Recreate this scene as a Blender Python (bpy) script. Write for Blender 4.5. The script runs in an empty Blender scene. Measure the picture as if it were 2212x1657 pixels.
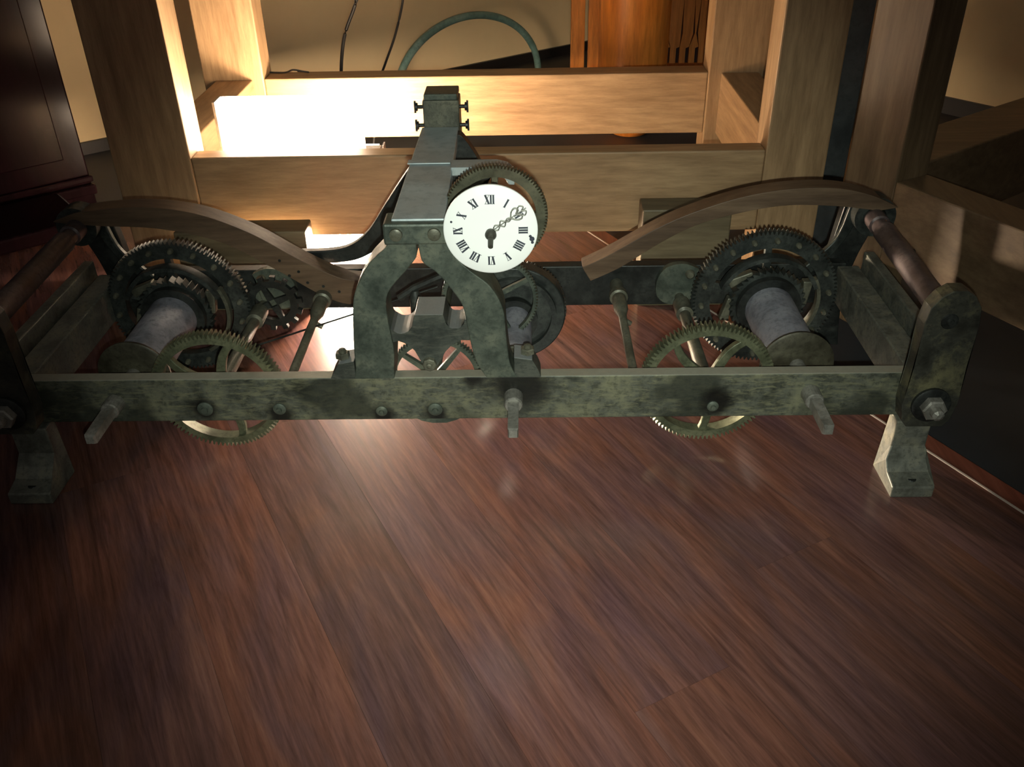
import bpy, bmesh, math, random
from mathutils import Vector, Matrix
random.seed(7)
S = bpy.context.scene
COL = S.collection
R = math.radians

# ------------------------------------------------------------------ camera
CAM = Vector((0.0, -1.04, 0.82))
F_PX, PITCH, ROLL, YAW = 1955.0, R(32.6), R(1.2), R(1.2)
fw = Vector((-math.sin(YAW)*math.cos(PITCH), math.cos(YAW)*math.cos(PITCH), -math.sin(PITCH)))
rt = fw.cross(Vector((0, 0, 1))).normalized(); up = rt.cross(fw)
cx_ = rt*math.cos(ROLL) - up*math.sin(ROLL)
cy_ = rt*math.sin(ROLL) + up*math.cos(ROLL)
cam_d = bpy.data.cameras.new('camera'); cam = bpy.data.objects.new('camera', cam_d); COL.objects.link(cam)
cam_d.sensor_fit = 'HORIZONTAL'; cam_d.sensor_width = 36.0; cam_d.lens = 36.0*F_PX/2212.0
cam_d.clip_start = 0.02; cam_d.clip_end = 50
m3 = Matrix((cx_, cy_, -fw)).transposed()
cam.matrix_world = Matrix.Translation(CAM) @ m3.to_4x4()
S.camera = cam

# ------------------------------------------------------------------ world, lights, exposure
w = bpy.data.worlds.new('world'); S.world = w; w.use_nodes = True
w.node_tree.nodes['Background'].inputs[0].default_value = (1.0, 0.93, 0.86, 1)
w.node_tree.nodes['Background'].inputs[1].default_value = 0.075
# the phone's flash next to its lens
fl = bpy.data.lights.new('phone_flash', 'SPOT'); fl.energy = 63; fl.color = (0.92, 1.0, 0.87)
fl.spot_size = R(65); fl.spot_blend = 1.0; fl.shadow_soft_size = 0.006
flo = bpy.data.objects.new('phone_flash', fl); COL.objects.link(flo)
flo.matrix_world = Matrix.Translation(CAM + cx_*0.012 - cy_*0.03) @ m3.to_4x4() @ Matrix.Rotation(R(-1.0), 4, 'X') @ Matrix.Rotation(R(-1.8), 4, 'Y')
S.view_settings.view_transform = 'Standard'; S.view_settings.look = 'None'
S.view_settings.exposure = 0.0; S.view_settings.gamma = 1.0; S.view_settings.use_curve_mapping = False

# ------------------------------------------------------------------ materials
MAT = {}
def nodes(name):
    m = bpy.data.materials.new(name); m.use_nodes = True; MAT[name] = m
    nt = m.node_tree; b = nt.nodes['Principled BSDF']
    return m, nt, b
def ramp(nt, src, stops):
    r = nt.nodes.new('ShaderNodeValToRGB'); nt.links.new(src, r.inputs[0])
    els = r.color_ramp.elements
    while len(els) < len(stops): els.new(0.5)
    for e, (p, c) in zip(els, stops): e.position = p; e.color = (*c, 1)
    return r.outputs[0]
def coords(nt, scale=(1, 1, 1), rot=(0, 0, 0), kind='Object', rand=True):
    tc = nt.nodes.new('ShaderNodeTexCoord'); mp = nt.nodes.new('ShaderNodeMapping')
    mp.inputs['Scale'].default_value = scale; mp.inputs['Rotation'].default_value = rot
    nt.links.new(tc.outputs[kind], mp.inputs[0])
    if rand:
        oi = nt.nodes.new('ShaderNodeObjectInfo'); mu = nt.nodes.new('ShaderNodeMath'); mu.operation = 'MULTIPLY'; mu.inputs[1].default_value = 37.0
        nt.links.new(oi.outputs['Random'], mu.inputs[0]); nt.links.new(mu.outputs[0], mp.inputs['Location'])
    return mp.outputs[0]
def noise(nt, vec, scale, detail=4, rough=0.55, dist=0.0):
    n = nt.nodes.new('ShaderNodeTexNoise'); n.inputs['Scale'].default_value = scale; n.inputs['Detail'].default_value = detail
    n.inputs['Roughness'].default_value = rough; n.inputs['Distortion'].default_value = dist
    nt.links.new(vec, n.inputs['Vector']); return n.outputs['Fac']
def mix(nt, fac, a, b, mode='MIX'):
    m = nt.nodes.new('ShaderNodeMix'); m.data_type = 'RGBA'; m.blend_type = mode
    for sock, v in ((m.inputs[0], fac), (m.inputs[6], a), (m.inputs[7], b)):
        if hasattr(v, 'links'): nt.links.new(v, sock)
        elif isinstance(v, (int, float)): sock.default_value = v
        else: sock.default_value = (*v, 1)
    return m.outputs[2]
def bump(nt, b, h, s, d=0.001):
    n = nt.nodes.new('ShaderNodeBump'); n.inputs['Strength'].default_value = s; n.inputs['Distance'].default_value = d
    nt.links.new(h, n.inputs['Height']); nt.links.new(n.outputs[0], b.inputs['Normal'])

def painted_metal(name, dark, mid, light, rough=0.5, metallic=0.35, sc=14, spec=0.4, top_col=None, stains=()):
    m, nt, b = nodes(name); v = coords(nt)
    n1 = noise(nt, v, sc, 6, 0.62, 0.4)
    c = ramp(nt, n1, [(0.30, dark), (0.50, mid), (0.70, light)])
    n2 = noise(nt, v, sc*6, 4, 0.7)
    c = mix(nt, ramp(nt, n2, [(0.48, (0, 0, 0)), (0.64, (0.62, 0.62, 0.62))]), c, dark)
    if top_col:       # paler colour on upward faces of the casting, and rubbed scratches
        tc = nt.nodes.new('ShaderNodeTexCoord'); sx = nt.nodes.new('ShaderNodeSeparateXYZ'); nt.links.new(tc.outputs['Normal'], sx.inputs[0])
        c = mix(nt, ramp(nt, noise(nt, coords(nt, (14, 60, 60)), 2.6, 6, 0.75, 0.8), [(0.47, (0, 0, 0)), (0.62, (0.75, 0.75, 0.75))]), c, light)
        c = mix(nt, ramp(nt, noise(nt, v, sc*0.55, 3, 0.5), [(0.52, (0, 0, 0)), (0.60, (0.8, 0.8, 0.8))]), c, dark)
        for (sx_, sz_, sr) in stains:      # oily black stains at fixed spots of the casting
            tc = nt.nodes.new('ShaderNodeTexCoord'); d = nt.nodes.new('ShaderNodeVectorMath'); d.operation = 'DISTANCE'
            d.inputs[1].default_value = (sx_, -0.01, sz_); nt.links.new(tc.outputs['Object'], d.inputs[0])
            ad = nt.nodes.new('ShaderNodeMath'); ad.operation = 'MULTIPLY_ADD'; nt.links.new(n1, ad.inputs[0]); ad.inputs[1].default_value = sr*1.2; nt.links.new(d.outputs['Value'], ad.inputs[2])
            c = mix(nt, ramp(nt, ad.outputs[0], [(sr*1.25, (0.95, 0.95, 0.95)), (sr*2.0, (0, 0, 0))]), c, (0.008, 0.008, 0.007))
        c = mix(nt, ramp(nt, sx.outputs['Z'], [(0.6, (0, 0, 0)), (0.9, (1, 1, 1))]), c, mix(nt, n2, top_col, tuple(q*0.7 for q in top_col)))
    nt.links.new(c, b.inputs['Base Color'])
    nt.links.new(ramp(nt, n1, [(0.3, (rough-0.12,)*3), (0.7, (rough+0.15,)*3)]), b.inputs['Roughness'])
    b.inputs['Metallic'].default_value = metallic; b.inputs['Specular IOR Level'].default_value = spec
    bump(nt, b, n2, 0.35, 0.0008); return m
painted_metal('bar_paint', (0.026, 0.030, 0.023), (0.108, 0.116, 0.092), (0.205, 0.205, 0.128), sc=15, top_col=(0.36, 0.35, 0.28), stains=((0.075, 0.02, 0.036), (-0.365, -0.016, 0.016), (-0.262, -0.024, 0.018), (-0.118, -0.026, 0.016), (-0.045, -0.024, 0.015), (0.345, -0.01, 0.02), (0.01, 0.034, 0.014)))
painted_metal('scratched_iron', (0.03, 0.036, 0.032), (0.06, 0.068, 0.058), (0.10, 0.105, 0.085), sc=18, top_col=(0.25, 0.27, 0.27))
painted_metal('green_iron', (0.036, 0.046, 0.038), (0.082, 0.098, 0.078), (0.14, 0.15, 0.11), sc=20)
painted_metal('leg_paint', (0.022, 0.022, 0.018), (0.052, 0.053, 0.042), (0.16, 0.15, 0.08), sc=17)
painted_metal('foot_paint', (0.07, 0.072, 0.06), (0.15, 0.155, 0.13), (0.22, 0.21, 0.15), sc=26)
painted_metal('flange_dark', (0.025, 0.022, 0.014), (0.05, 0.046, 0.03), (0.09, 0.085, 0.055), sc=20)
painted_metal('dark_iron', (0.010, 0.011, 0.011), (0.022, 0.025, 0.023), (0.045, 0.05, 0.045), sc=22, rough=0.45)
painted_metal('wheel_iron', (0.018, 0.022, 0.021), (0.045, 0.052, 0.048), (0.08, 0.09, 0.08), sc=26, rough=0.4, metallic=0.5)
painted_metal('wheel_brass', (0.06, 0.066, 0.04), (0.13, 0.14, 0.085), (0.20, 0.20, 0.12), sc=24, rough=0.42, metallic=0.45)
painted_metal('barrel_zinc', (0.12, 0.125, 0.145), (0.25, 0.26, 0.30), (0.34, 0.35, 0.38), sc=18, rough=0.5, metallic=0.3)
painted_metal('arbor_steel', (0.12, 0.115, 0.10), (0.22, 0.215, 0.19), (0.32, 0.31, 0.28), sc=30, rough=0.4, metallic=0.4)
painted_metal('arbor_olive', (0.06, 0.06, 0.045), (0.11, 0.11, 0.08), (0.17, 0.165, 0.12), sc=30, rough=0.45)
painted_metal('bridge_steel', (0.26, 0.31, 0.32), (0.36, 0.42, 0.43), (0.45, 0.52, 0.52), sc=10, rough=0.45, metallic=0.35)
painted_metal('rod_maroon', (0.045, 0.034, 0.034), (0.09, 0.068, 0.066), (0.14, 0.11, 0.105), sc=20, rough=0.45)
painted_metal('hoop_teal', (0.12, 0.22, 0.20), (0.20, 0.36, 0.33), (0.30, 0.45, 0.40), sc=12, rough=0.4, metallic=0.1)
painted_metal('slate_steel', (0.05, 0.056, 0.058), (0.07, 0.078, 0.08), (0.09, 0.10, 0.10), sc=12)
painted_metal('ring_olive', (0.03, 0.032, 0.02), (0.065, 0.068, 0.044), (0.11, 0.11, 0.07), sc=20, rough=0.42, metallic=0.4)
painted_metal('lamp_housing', (0.25, 0.25, 0.25), (0.4, 0.4, 0.4), (0.5, 0.5, 0.5), sc=20)

def wood(name, dark, mid, light, axis=2, rough=0.5, sc=9.0, stretch=9.0, spec=0.35, coat=0.0, hue=0.0, bumps=0.12, patch=False):
    m, nt, b = nodes(name)
    s = [sc]*3; s[axis] = sc/stretch
    v = coords(nt, tuple(s))
    n = noise(nt, v, 1.6, 5, 0.6, 1.2)
    wv = nt.nodes.new('ShaderNodeTexNoise'); wv.inputs['Scale'].default_value = 9.0; wv.inputs['Detail'].default_value = 6; wv.inputs['Roughness'].default_value = 0.7
    nt.links.new(v, wv.inputs['Vector'])
    c1 = ramp(nt, n, [(0.32, dark), (0.5, mid), (0.68, light)])
    c2 = ramp(nt, wv.outputs['Fac'], [(0.35, (0.72, 0.68, 0.64)), (0.65, (1.1, 1.08, 1.05))])
    c = mix(nt, 1.0, c1, c2, 'MULTIPLY')
    if patch:
        pv = coords(nt, (7, 2.2, 7)); pn = noise(nt, pv, 1.0, 4, 0.6, 1.5)
        c = mix(nt, 1.0, c, ramp(nt, pn, [(0.33, (0.86, 0.92, 1.12)), (0.48, (1.0, 1.0, 1.0)), (0.62, (1.16, 1.02, 0.84))]), 'MULTIPLY')
        gn = noise(nt, coords(nt, (60, 3.2, 60)), 1.0, 5, 0.75, 0.6)
        c = mix(nt, 1.0, c, ramp(nt, gn, [(0.30, (0.62, 0.60, 0.60)), (0.46, (1, 1, 1)), (0.66, (1.12, 1.1, 1.08))]), 'MULTIPLY')
    if hue:
        oi = nt.nodes.new('ShaderNodeObjectInfo')
        rc = ramp(nt, oi.outputs['Random'], [(0, (1-hue, 1-hue*0.9, 1-hue*0.8)), (0.5, (1, 1, 1)), (1, (1+hue, 1+hue*0.55, 1+hue*0.4))])
        c = mix(nt, 1.0, c, rc, 'MULTIPLY')
    nt.links.new(c, b.inputs['Base Color']); b.inputs['Roughness'].default_value = rough
    b.inputs['Specular IOR Level'].default_value = spec; b.inputs['Coat Weight'].default_value = coat; b.inputs['Coat Roughness'].default_value = 0.12
    bump(nt, b, wv.outputs['Fac'], bumps, 0.001); return m
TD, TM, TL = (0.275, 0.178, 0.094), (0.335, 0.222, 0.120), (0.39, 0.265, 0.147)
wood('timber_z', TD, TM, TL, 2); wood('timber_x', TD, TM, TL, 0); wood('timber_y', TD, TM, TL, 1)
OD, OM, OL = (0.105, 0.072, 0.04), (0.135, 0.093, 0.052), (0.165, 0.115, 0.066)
wood('dark_timber_z', OD, OM, OL, 2); wood('dark_timber_x', OD, OM, OL, 0); wood('dark_timber_y', OD, OM, OL, 1)  # same grain in a darker tone, for the right stand
wood('block_wood', (0.10, 0.083, 0.05), (0.14, 0.115, 0.07), (0.18, 0.15, 0.09), 0)
wood('arc_wood', (0.060, 0.040, 0.026), (0.098, 0.064, 0.040), (0.135, 0.092, 0.058), 0, rough=0.5, sc=14)
wood('floor_plank', (0.075, 0.040, 0.037), (0.103, 0.052, 0.047), (0.133, 0.070, 0.060), 1, rough=0.20, sc=22, stretch=15, spec=0.45, hue=0.13, bumps=0.03, patch=True)
wood('floor_edge', (0.09, 0.03, 0.02), (0.14, 0.045, 0.03), (0.17, 0.06, 0.04), 1, rough=0.3, sc=16, stretch=16)
wood('maroon_lacquer', (0.008, 0.004, 0.005), (0.010, 0.0045, 0.006), (0.013, 0.005, 0.007), 2, rough=0.18, spec=0.12, bumps=0.0)
wood('orange_wood', (0.60, 0.19, 0.03), (0.72, 0.25, 0.04), (0.80, 0.31, 0.06), 2, rough=0.4)
wood('orange_slat', (0.58, 0.19, 0.035), (0.68, 0.24, 0.05), (0.76, 0.29, 0.07), 2, rough=0.45)

def plain(name, c, rough=0.5, metallic=0.0, spec=0.5, ns=0, amp=0.12):
    m, nt, b = nodes(name)
    if ns:
        n = noise(nt, coords(nt), ns, 5, 0.6)
        col = ramp(nt, n, [(0.3, tuple(x*(1-amp) for x in c)), (0.7, tuple(x*(1+amp) for x in c))])
        nt.links.new(col, b.inputs['Base Color']); bump(nt, b, n, 0.1, 0.001)
    else: b.inputs['Base Color'].default_value = (*c, 1)
    b.inputs['Roughness'].default_value = rough; b.inputs['Metallic'].default_value = metallic
    b.inputs['Specular IOR Level'].default_value = spec; return m
plain('wall_plaster', (0.86, 0.69, 0.41), 0.9, ns=2.2, amp=0.08, spec=0.2)
plain('room_floor', (0.026, 0.029, 0.034), 0.55, ns=5, amp=0.25)
plain('skirting', (0.012, 0.011, 0.011), 0.5, ns=6)
plain('enamel', (0.90, 0.92, 0.90), 0.28, ns=6, amp=0.03)
plain('numeral_ink', (0.035, 0.04, 0.055), 0.5, ns=40, amp=0.5)
plain('hand_metal', (0.24, 0.24, 0.21), 0.5, 0.4, ns=60, amp=0.5)
plain('hand_dark', (0.07, 0.07, 0.055), 0.5, 0.4, ns=60, amp=0.3)
plain('black_rubber', (0.012, 0.012, 0.012), 0.5, ns=20)
plain('trim_metal', (0.5, 0.42, 0.36), 0.35, 0.2, ns=30)
plain('dark_joint', (0.04, 0.02, 0.017), 0.8, ns=20)
plain('slot_dark', (0.03, 0.010, 0.008), 0.8, ns=20)
def emit(name, col, s):
    m, nt, b = nodes(name)
    b.inputs['Base Color'].default_value = (0.8, 0.8, 0.8, 1)
    b.inputs['Emission Color'].default_value = (*col, 1); b.inputs['Emission Strength'].default_value = s
    return m
LAMPC = (1.0, 0.73, 0.50)
emit('lamp_glow_back', LAMPC, 230)
emit('lamp_glow_front', (1.0, 0.78, 0.57), 30)
emit('fill_glow_right', (1.0, 0.74, 0.50), 90)
emit('fill_glow_upper', LAMPC, 32)
emit('fill_glow_left', (1.0, 0.76, 0.54), 42)
emit('lamp_glow_trim', (1.0, 0.78, 0.57), 4)
emit('lamp_glow_low', (1.0, 0.80, 0.60), 1500)

# ------------------------------------------------------------------ mesh helpers
WLOC = {}
def finish(o, bevel=0.0, smooth=False):
    if smooth:
        for p in o.data.polygons: p.use_smooth = True
        try: o.data.set_sharp_from_angle(angle=R(38))
        except Exception: pass
    if bevel:
        md = o.modifiers.new('bevel', 'BEVEL'); md.width = bevel; md.segments = 2; md.limit_method = 'ANGLE'; md.angle_limit = R(35)
    return o
def obj(name, bm, mat, parent=None, bevel=0.0, smooth=False, origin=None, label=None):
    """bm is in world coordinates; the object's origin goes to the middle of its bounds"""
    vs = [v.co for v in bm.verts]
    lo = Vector([min(v[i] for v in vs) for i in range(3)]); hi = Vector([max(v[i] for v in vs) for i in range(3)])
    c = Vector(origin) if origin is not None else (lo+hi)/2
    bmesh.ops.recalc_face_normals(bm, faces=bm.faces)
    bmesh.ops.translate(bm, verts=bm.verts, vec=-c)
    me = bpy.data.meshes.new(name); bm.to_mesh(me); bm.free()
    me.materials.append(MAT[mat])
    o = bpy.data.objects.new(name, me); COL.objects.link(o)
    WLOC[o] = c
    if parent is not None: o.parent = parent; o.location = c - WLOC[parent]
    else: o.location = c
    if label: o['label'] = label
    return finish(o, bevel, smooth)
def empty(name, loc, label, cat, group=None):
    o = bpy.data.objects.new(name, None); COL.objects.link(o); o.location = loc; o.empty_display_size = 0.05
    WLOC[o] = Vector(loc); return tag(o, label, cat, group)
def tag(o, label, cat, group=None, kind=None):
    o['label'] = label; o['category'] = cat
    if group: o['group'] = group
    if kind: o['kind'] = kind
    return o
def struct(o, label=None):
    o['kind'] = 'structure'
    if label: o['label'] = label
    return o
def dup(o, world, parent):
    c = o.copy(); COL.objects.link(c); WLOC[c] = Vector(world); c.parent = parent
    c.location = Vector(world) - (WLOC[parent] if parent else Vector())
    return c

def B(): return bmesh.new()
def box(bm, x0, x1, y0, y1, z0, z1):
    vs = [bm.verts.new((x, y, z)) for x in (x0, x1) for y in (y0, y1) for z in (z0, z1)]
    for f in ((0, 1, 3, 2), (4, 6, 7, 5), (0, 4, 5, 1), (2, 3, 7, 6), (0, 2, 6, 4), (1, 5, 7, 3)): bm.faces.new([vs[i] for i in f])
    return bm
def obox(bm, p, u, v, a0, a1, b0, b1, z0, z1):
    """box in the horizontal frame (u, v) from point p"""
    p = Vector(p); vs = []
    for a in (a0, a1):
        for b_ in (b0, b1):
            for z in (z0, z1): vs.append(bm.verts.new((p.x+u[0]*a+v[0]*b_, p.y+u[1]*a+v[1]*b_, z)))
    for f in ((0, 1, 3, 2), (4, 6, 7, 5), (0, 4, 5, 1), (2, 3, 7, 6), (0, 2, 6, 4), (1, 5, 7, 3)): bm.faces.new([vs[i] for i in f])
    return bm
def frame_of(d):
    d = Vector(d).normalized(); a = Vector((0, 0, 1)) if abs(d.z) < 0.9 else Vector((1, 0, 0))
    u = d.cross(a).normalized(); return u, d.cross(u).normalized(), d
def lathe(bm, p, d, prof, n=24, ph=0.0):
    """profile (distance along d, radius) turned about the axis p + t*d"""
    p = Vector(p); u, v, d = frame_of(d); rings = []
    for t, r in prof:
        rings.append([bm.verts.new(p + d*t + (u*math.cos(ph+2*math.pi*k/n) + v*math.sin(ph+2*math.pi*k/n))*max(r, 1e-5)) for k in range(n)])
    for a, b_ in zip(rings, rings[1:]):
        for k in range(n): bm.faces.new((a[k], a[(k+1) % n], b_[(k+1) % n], b_[k]))
    bm.faces.new(rings[0]); bm.faces.new(rings[-1]); return bm
def cyl(bm, a, b_, r, n=16, r2=None):
    a = Vector(a); b_ = Vector(b_); L = (b_-a).length
    return lathe(bm, a, b_-a, [(0, r), (L, r if r2 is None else r2)], n)
def sqrod(bm, a, b_, s, s2=None):
    a = Vector(a); b_ = Vector(b_); return lathe(bm, a, b_-a, [(0, s*0.7071), ((b_-a).length, (s2 or s)*0.7071)], 4, math.pi/4)
def tube(bm, pts, r, n=10, flat=None):
    pts = [Vector(p) for p in pts]; rings = []
    for i, p in enumerate(pts):
        d = (pts[min(i+1, len(pts)-1)] - pts[max(i-1, 0)]); u, v, d = frame_of(d)
        rr = r(i/(len(pts)-1)) if callable(r) else r
        rings.append([bm.verts.new(p + u*math.cos(2*math.pi*k/n)*rr + v*math.sin(2*math.pi*k/n)*(rr if flat is None else flat)) for k in range(n)])
    for a, b_ in zip(rings, rings[1:]):
        for k in range(n): bm.faces.new((a[k], a[(k+1) % n], b_[(k+1) % n], b_[k]))
    bm.faces.new(rings[0]); bm.faces.new(rings[-1]); return bm
def spline(ctrl, n=8, closed=False):
    P = [Vector(c) for c in ctrl]; out = []; m = len(P)
    rng = range(m) if closed else range(m-1)
    for i in rng:
        g = (lambda j: P[j % m]) if closed else (lambda j: P[max(0, min(m-1, j))])
        p0, p1, p2, p3 = g(i-1), g(i), g(i+1), g(i+2)
        for k in range(n):
            t = k/n
            out.append(0.5*((2*p1) + (p2-p0)*t + (2*p0-5*p1+4*p2-p3)*t*t + (3*p1-p0-3*p2+p3)*t**3))
    if not closed: out.append(P[-1])
    return out
def prism(bm, outline, y0, y1):
    """outline of (x, z) points extruded from y0 to y1"""
    a = [bm.verts.new((x, y0, z)) for x, z in outline]; b_ = [bm.verts.new((x, y1, z)) for x, z in outline]
    n = len(a)
    for k in range(n): bm.faces.new((a[k], a[(k+1) % n], b_[(k+1) % n], b_[k]))
    f1 = bm.faces.new(a); f2 = bm.faces.new(b_)
    bmesh.ops.triangulate(bm, faces=[f1, f2]); return bm
def strip(bm, top, bot, y0, y1):
    """two matching (x, z) edges make a curved plate from y0 to y1"""
    n = len(top); g = [[bm.verts.new((p[0], y, p[1])) for p in e] for y in (y0, y1) for e in (top, bot)]
    t0, b0, t1, b1 = g
    for k in range(n-1):
        bm.faces.new((t0[k], t0[k+1], b0[k+1], b0[k])); bm.faces.new((t1[k], b1[k], b1[k+1], t1[k+1]))
        bm.faces.new((t0[k], t1[k], t1[k+1], t0[k+1])); bm.faces.new((b0[k], b0[k+1], b1[k+1], b1[k]))
    bm.faces.new((t0[0], b0[0], b1[0], t1[0])); bm.faces.new((t0[-1], t1[-1], b1[-1], b0[-1])); return bm
def s2(ctrl, n=6):
    return [(p.x, p.z) for p in spline([(a, 0, b_) for a, b_ in ctrl], n)]
def ring_gear(bm, c, r_out, r_in, y0, y1, teeth=0, h=0.004, shape='spur', n=64):
    """annulus in the plane facing -Y, with cut teeth"""
    out = []
    if teeth:
        for k in range(teeth):
            prof = {'spur': ((0.0, 0), (0.22, 1), (0.50, 1), (0.72, 0)), 'ratchet': ((0.0, 0), (0.82, 1), (0.9, 1), (0.95, 0)),
                    'block': ((0.0, 0), (0.03, 1), (0.42, 1), (0.45, 0))}[shape]
            for t, e in prof: out.append((2*math.pi*(k+t)/teeth, r_out if e else r_out-h))
    else: out = [(2*math.pi*k/n, r_out) for k in range(n)]
    L = []
    for y in (y0, y1):
        L.append([bm.verts.new((c[0]+r*math.cos(a), y, c[1]+r*math.sin(a))) for a, r in out])
        L.append([bm.verts.new((c[0]+r_in*math.cos(a), y, c[1]+r_in*math.sin(a))) for a, r in out])
    o0, i0, o1, i1 = L; n = len(out)
    for k in range(n):
        j = (k+1) % n
        bm.faces.new((o0[k], o0[j], i0[j], i0[k])); bm.faces.new((o1[k], i1[k], i1[j], o1[j]))
        bm.faces.new((o0[k], o1[k], o1[j], o0[j])); bm.faces.new((i0[k], i0[j], i1[j], i1[k]))
    return bm
def spoke(bm, c, a, r0, r1, w0, w1, y0, y1, bend=0.0):
    pts = []
    for k in range(7):
        t = k/6; r = r0+(r1-r0)*t; aa = a + bend*math.sin(t*math.pi)
        pts.append((c[0]+r*math.cos(aa), c[1]+r*math.sin(aa), aa, w0+(w1-w0)*t))
    top = [(x-math.sin(q)*w_/2, z+math.cos(q)*w_/2) for x, z, q, w_ in pts]; bot = [(x+math.sin(q)*w_/2, z-math.cos(q)*w_/2) for x, z, q, w_ in pts]
    return strip(bm, top, bot, y0, y1)
def nut(bm, p, d, r, h, n=6, shaft=0.0, rs=0.004):
    lathe(bm, p, d, [(0, r), (h*0.85, r), (h, r*0.85)], n)
    if shaft: lathe(bm, Vector(p)+Vector(d).normalized()*h*0.9, d, [(0, rs), (shaft*0.8, rs), (shaft, rs*0.4)], 10)
    return bm

# ------------------------------------------------------------------ the setting
FZ = -0.03                                   # room floor; the plank floor's top is z = 0
o = struct(obj('floor', box(B(), -6, 6, -4, 6, FZ-0.05, FZ), 'room_floor'), 'dark grey floor around the plank covering')
WD = Vector((0.781, 0.624)); WN = Vector((-0.624, 0.781))          # back wall direction and its outward side
Wp = Vector((-1.295, 1.585)); corner = Wp + WD*2.23
struct(obj('wall_back', obox(B(), (Wp.x, Wp.y, 0), WD, WN, -2.2, 2.23, 0, 0.1, FZ, 2.6), 'wall_plaster'), 'cream plastered wall behind the timber stand')
struct(obj('wall_right', obox(B(), (corner.x, corner.y, 0), -WN, WD, -0.1, 4.5, 0, 0.1, FZ, 2.6), 'wall_plaster'), 'cream plastered wall at the right')
struct(obj('baseboard_back', obox(B(), (Wp.x, Wp.y, 0), WD, WN, -2.2, 2.23, -0.012, 0.0, FZ, FZ+0.035), 'skirting'), 'low black skirting along the back wall')
struct(obj('baseboard_right', obox(B(), (corner.x, corner.y, 0), -WN, WD, 0.012, 4.5, -0.012, 0.0, FZ, FZ+0.05), 'skirting'), 'low black skirting along the right wall')

# plank floor: planks run along D1 and end at a straight edge on the right
A1 = R(28.5); D1 = Vector((math.sin(A1), -math.cos(A1))); D2 = Vector((math.cos(A1), math.sin(A1)))
E0 = Vector((0.599, 0.054))
pf = obj('floor', obox(B(), (E0.x, E0.y, 0), D2, D1, -2.66, 0.024, -1.66, 2.2, FZ, -0.008), 'dark_joint')
struct(pf, 'red-brown plank floor that carries the clock')
PW = 0.128; gap = 0.00012
k = 0
for row in range(20):
    a1 = -0.012 - row*PW; a0 = a1 - PW
    t = -1.64 - random.random()*0.9
    while t < 2.2:
        t0 = max(t, -1.64); t1 = min(t+1.15, 2.18)
        if t1-t0 > 0.05:
            c = E0 + D2*(a0+a1)/2 + D1*(t0+t1)/2
            bm = box(B(), -PW/2+gap, PW/2-gap, -(t1-t0)/2+gap, (t1-t0)/2-gap, -0.004, 0.004)
            pl = obj('plank', bm, 'floor_plank', pf)
            pl.location = Vector((c.x, c.y, -0.004)) - WLOC[pf]; pl.rotation_euler.z = A1
        t += 1.15
bm = obox(B(), (E0.x, E0.y, 0), D2, D1, -0.0115, -0.0085, -1.64, 2.18, -0.008, 0.001)
obj('edge_trim', bm, 'trim_metal', pf, label='thin pale metal strip near the floor edge')
bm = obox(B(), (E0.x, E0.y, 0), D2, D1, -0.008, 0.024, -1.64, 2.18, -0.008, 0.0)
obj('edge_board', bm, 'floor_edge', pf, label='narrow red-brown board along the floor edge')

# ------------------------------------------------------------------ timber stand behind the clock
ts = empty('timber_stand', (-0.09, 0.96, FZ), 'pale new timber stand of square posts and low rails behind the clock', 'stand')
for x0, y0, z1 in ((-0.772, 0.60, 1.35), (0.443-0.0, 0.60, 1.351), (-0.785, 1.215, 1.35), (0.445, 1.215, 1.35)):
    obj('post', box(B(), x0, x0+(0.114 if z1 > 1.3505 else 0.147), y0, y0+0.082, FZ, z1), 'timber_z', ts, bevel=0.003)
obj('rail', box(B(), -0.625, 0.443, 0.603, 0.648, 0.117, 0.275), 'timber_x', ts, bevel=0.003)
obj('rail', box(B(), -0.638, 0.445, 1.22, 1.29, 0.117, 0.265), 'timber_x', ts, bevel=0.003)
obj('rail', box(B(), -0.755, -0.665, 0.6825, 1.2145, 0.117, 0.265), 'timber_y', ts, bevel=0.003)
obj('rail', box(B(), 0.475, 0.565, 0.6825, 1.2145, 0.117, 0.265), 'timber_y', ts, bevel=0.003)

# second stand at the right, standing at an angle
c0 = Vector((0.633, 0.456))
ps = empty('timber_stand', (0.72, 0.52, FZ), 'dim angled timber stand at the far right, one post and two rails', 'stand')
obj('post', obox(B(), (c0.x, c0.y, 0), D2, -D1, 0, 0.076, 0, 0.112, FZ, 1.35), 'dark_timber_z', ps, bevel=0.003)
obj('rail', obox(B(), (c0.x, c0.y, 0), D2, D1, 0.0, 0.076, 0.0, 1.1, 0.115, 0.265), 'dark_timber_y', ps, bevel=0.003)
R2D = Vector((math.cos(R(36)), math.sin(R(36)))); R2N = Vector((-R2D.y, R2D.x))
obj('rail', obox(B(), (0.704, 0.515, 0), R2D, R2N, 0.0, 1.2, 0.02, 0.14, 0.115, 0.265), 'dark_timber_x', ps, bevel=0.003)

obj('batten', box(B(), 0.772, 0.802, 1.10, 1.13, FZ, 1.35), 'timber_z', ps, bevel=0.002)
obj('steel_strip', box(B(), 0.632, 0.686, 0.85, 0.862, FZ, 1.35), 'slate_steel', ps, bevel=0.002, label='dark slate-blue steel strip beside the post')

# two wooden blocks in front of the low rail
tag(obj('timber_block', box(B(), 0.212, 0.374, 0.515, 0.575, 0.0, 0.196), 'block_wood', bevel=0.003), 'greenish-brown wooden block under the right curved arm', 'block')
tag(obj('timber_block', box(B(), -0.655, -0.410, 0.515, 0.575, 0.0, 0.163), 'block_wood', bevel=0.003), 'greenish-brown wooden block under the left curved arm', 'block')

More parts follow.
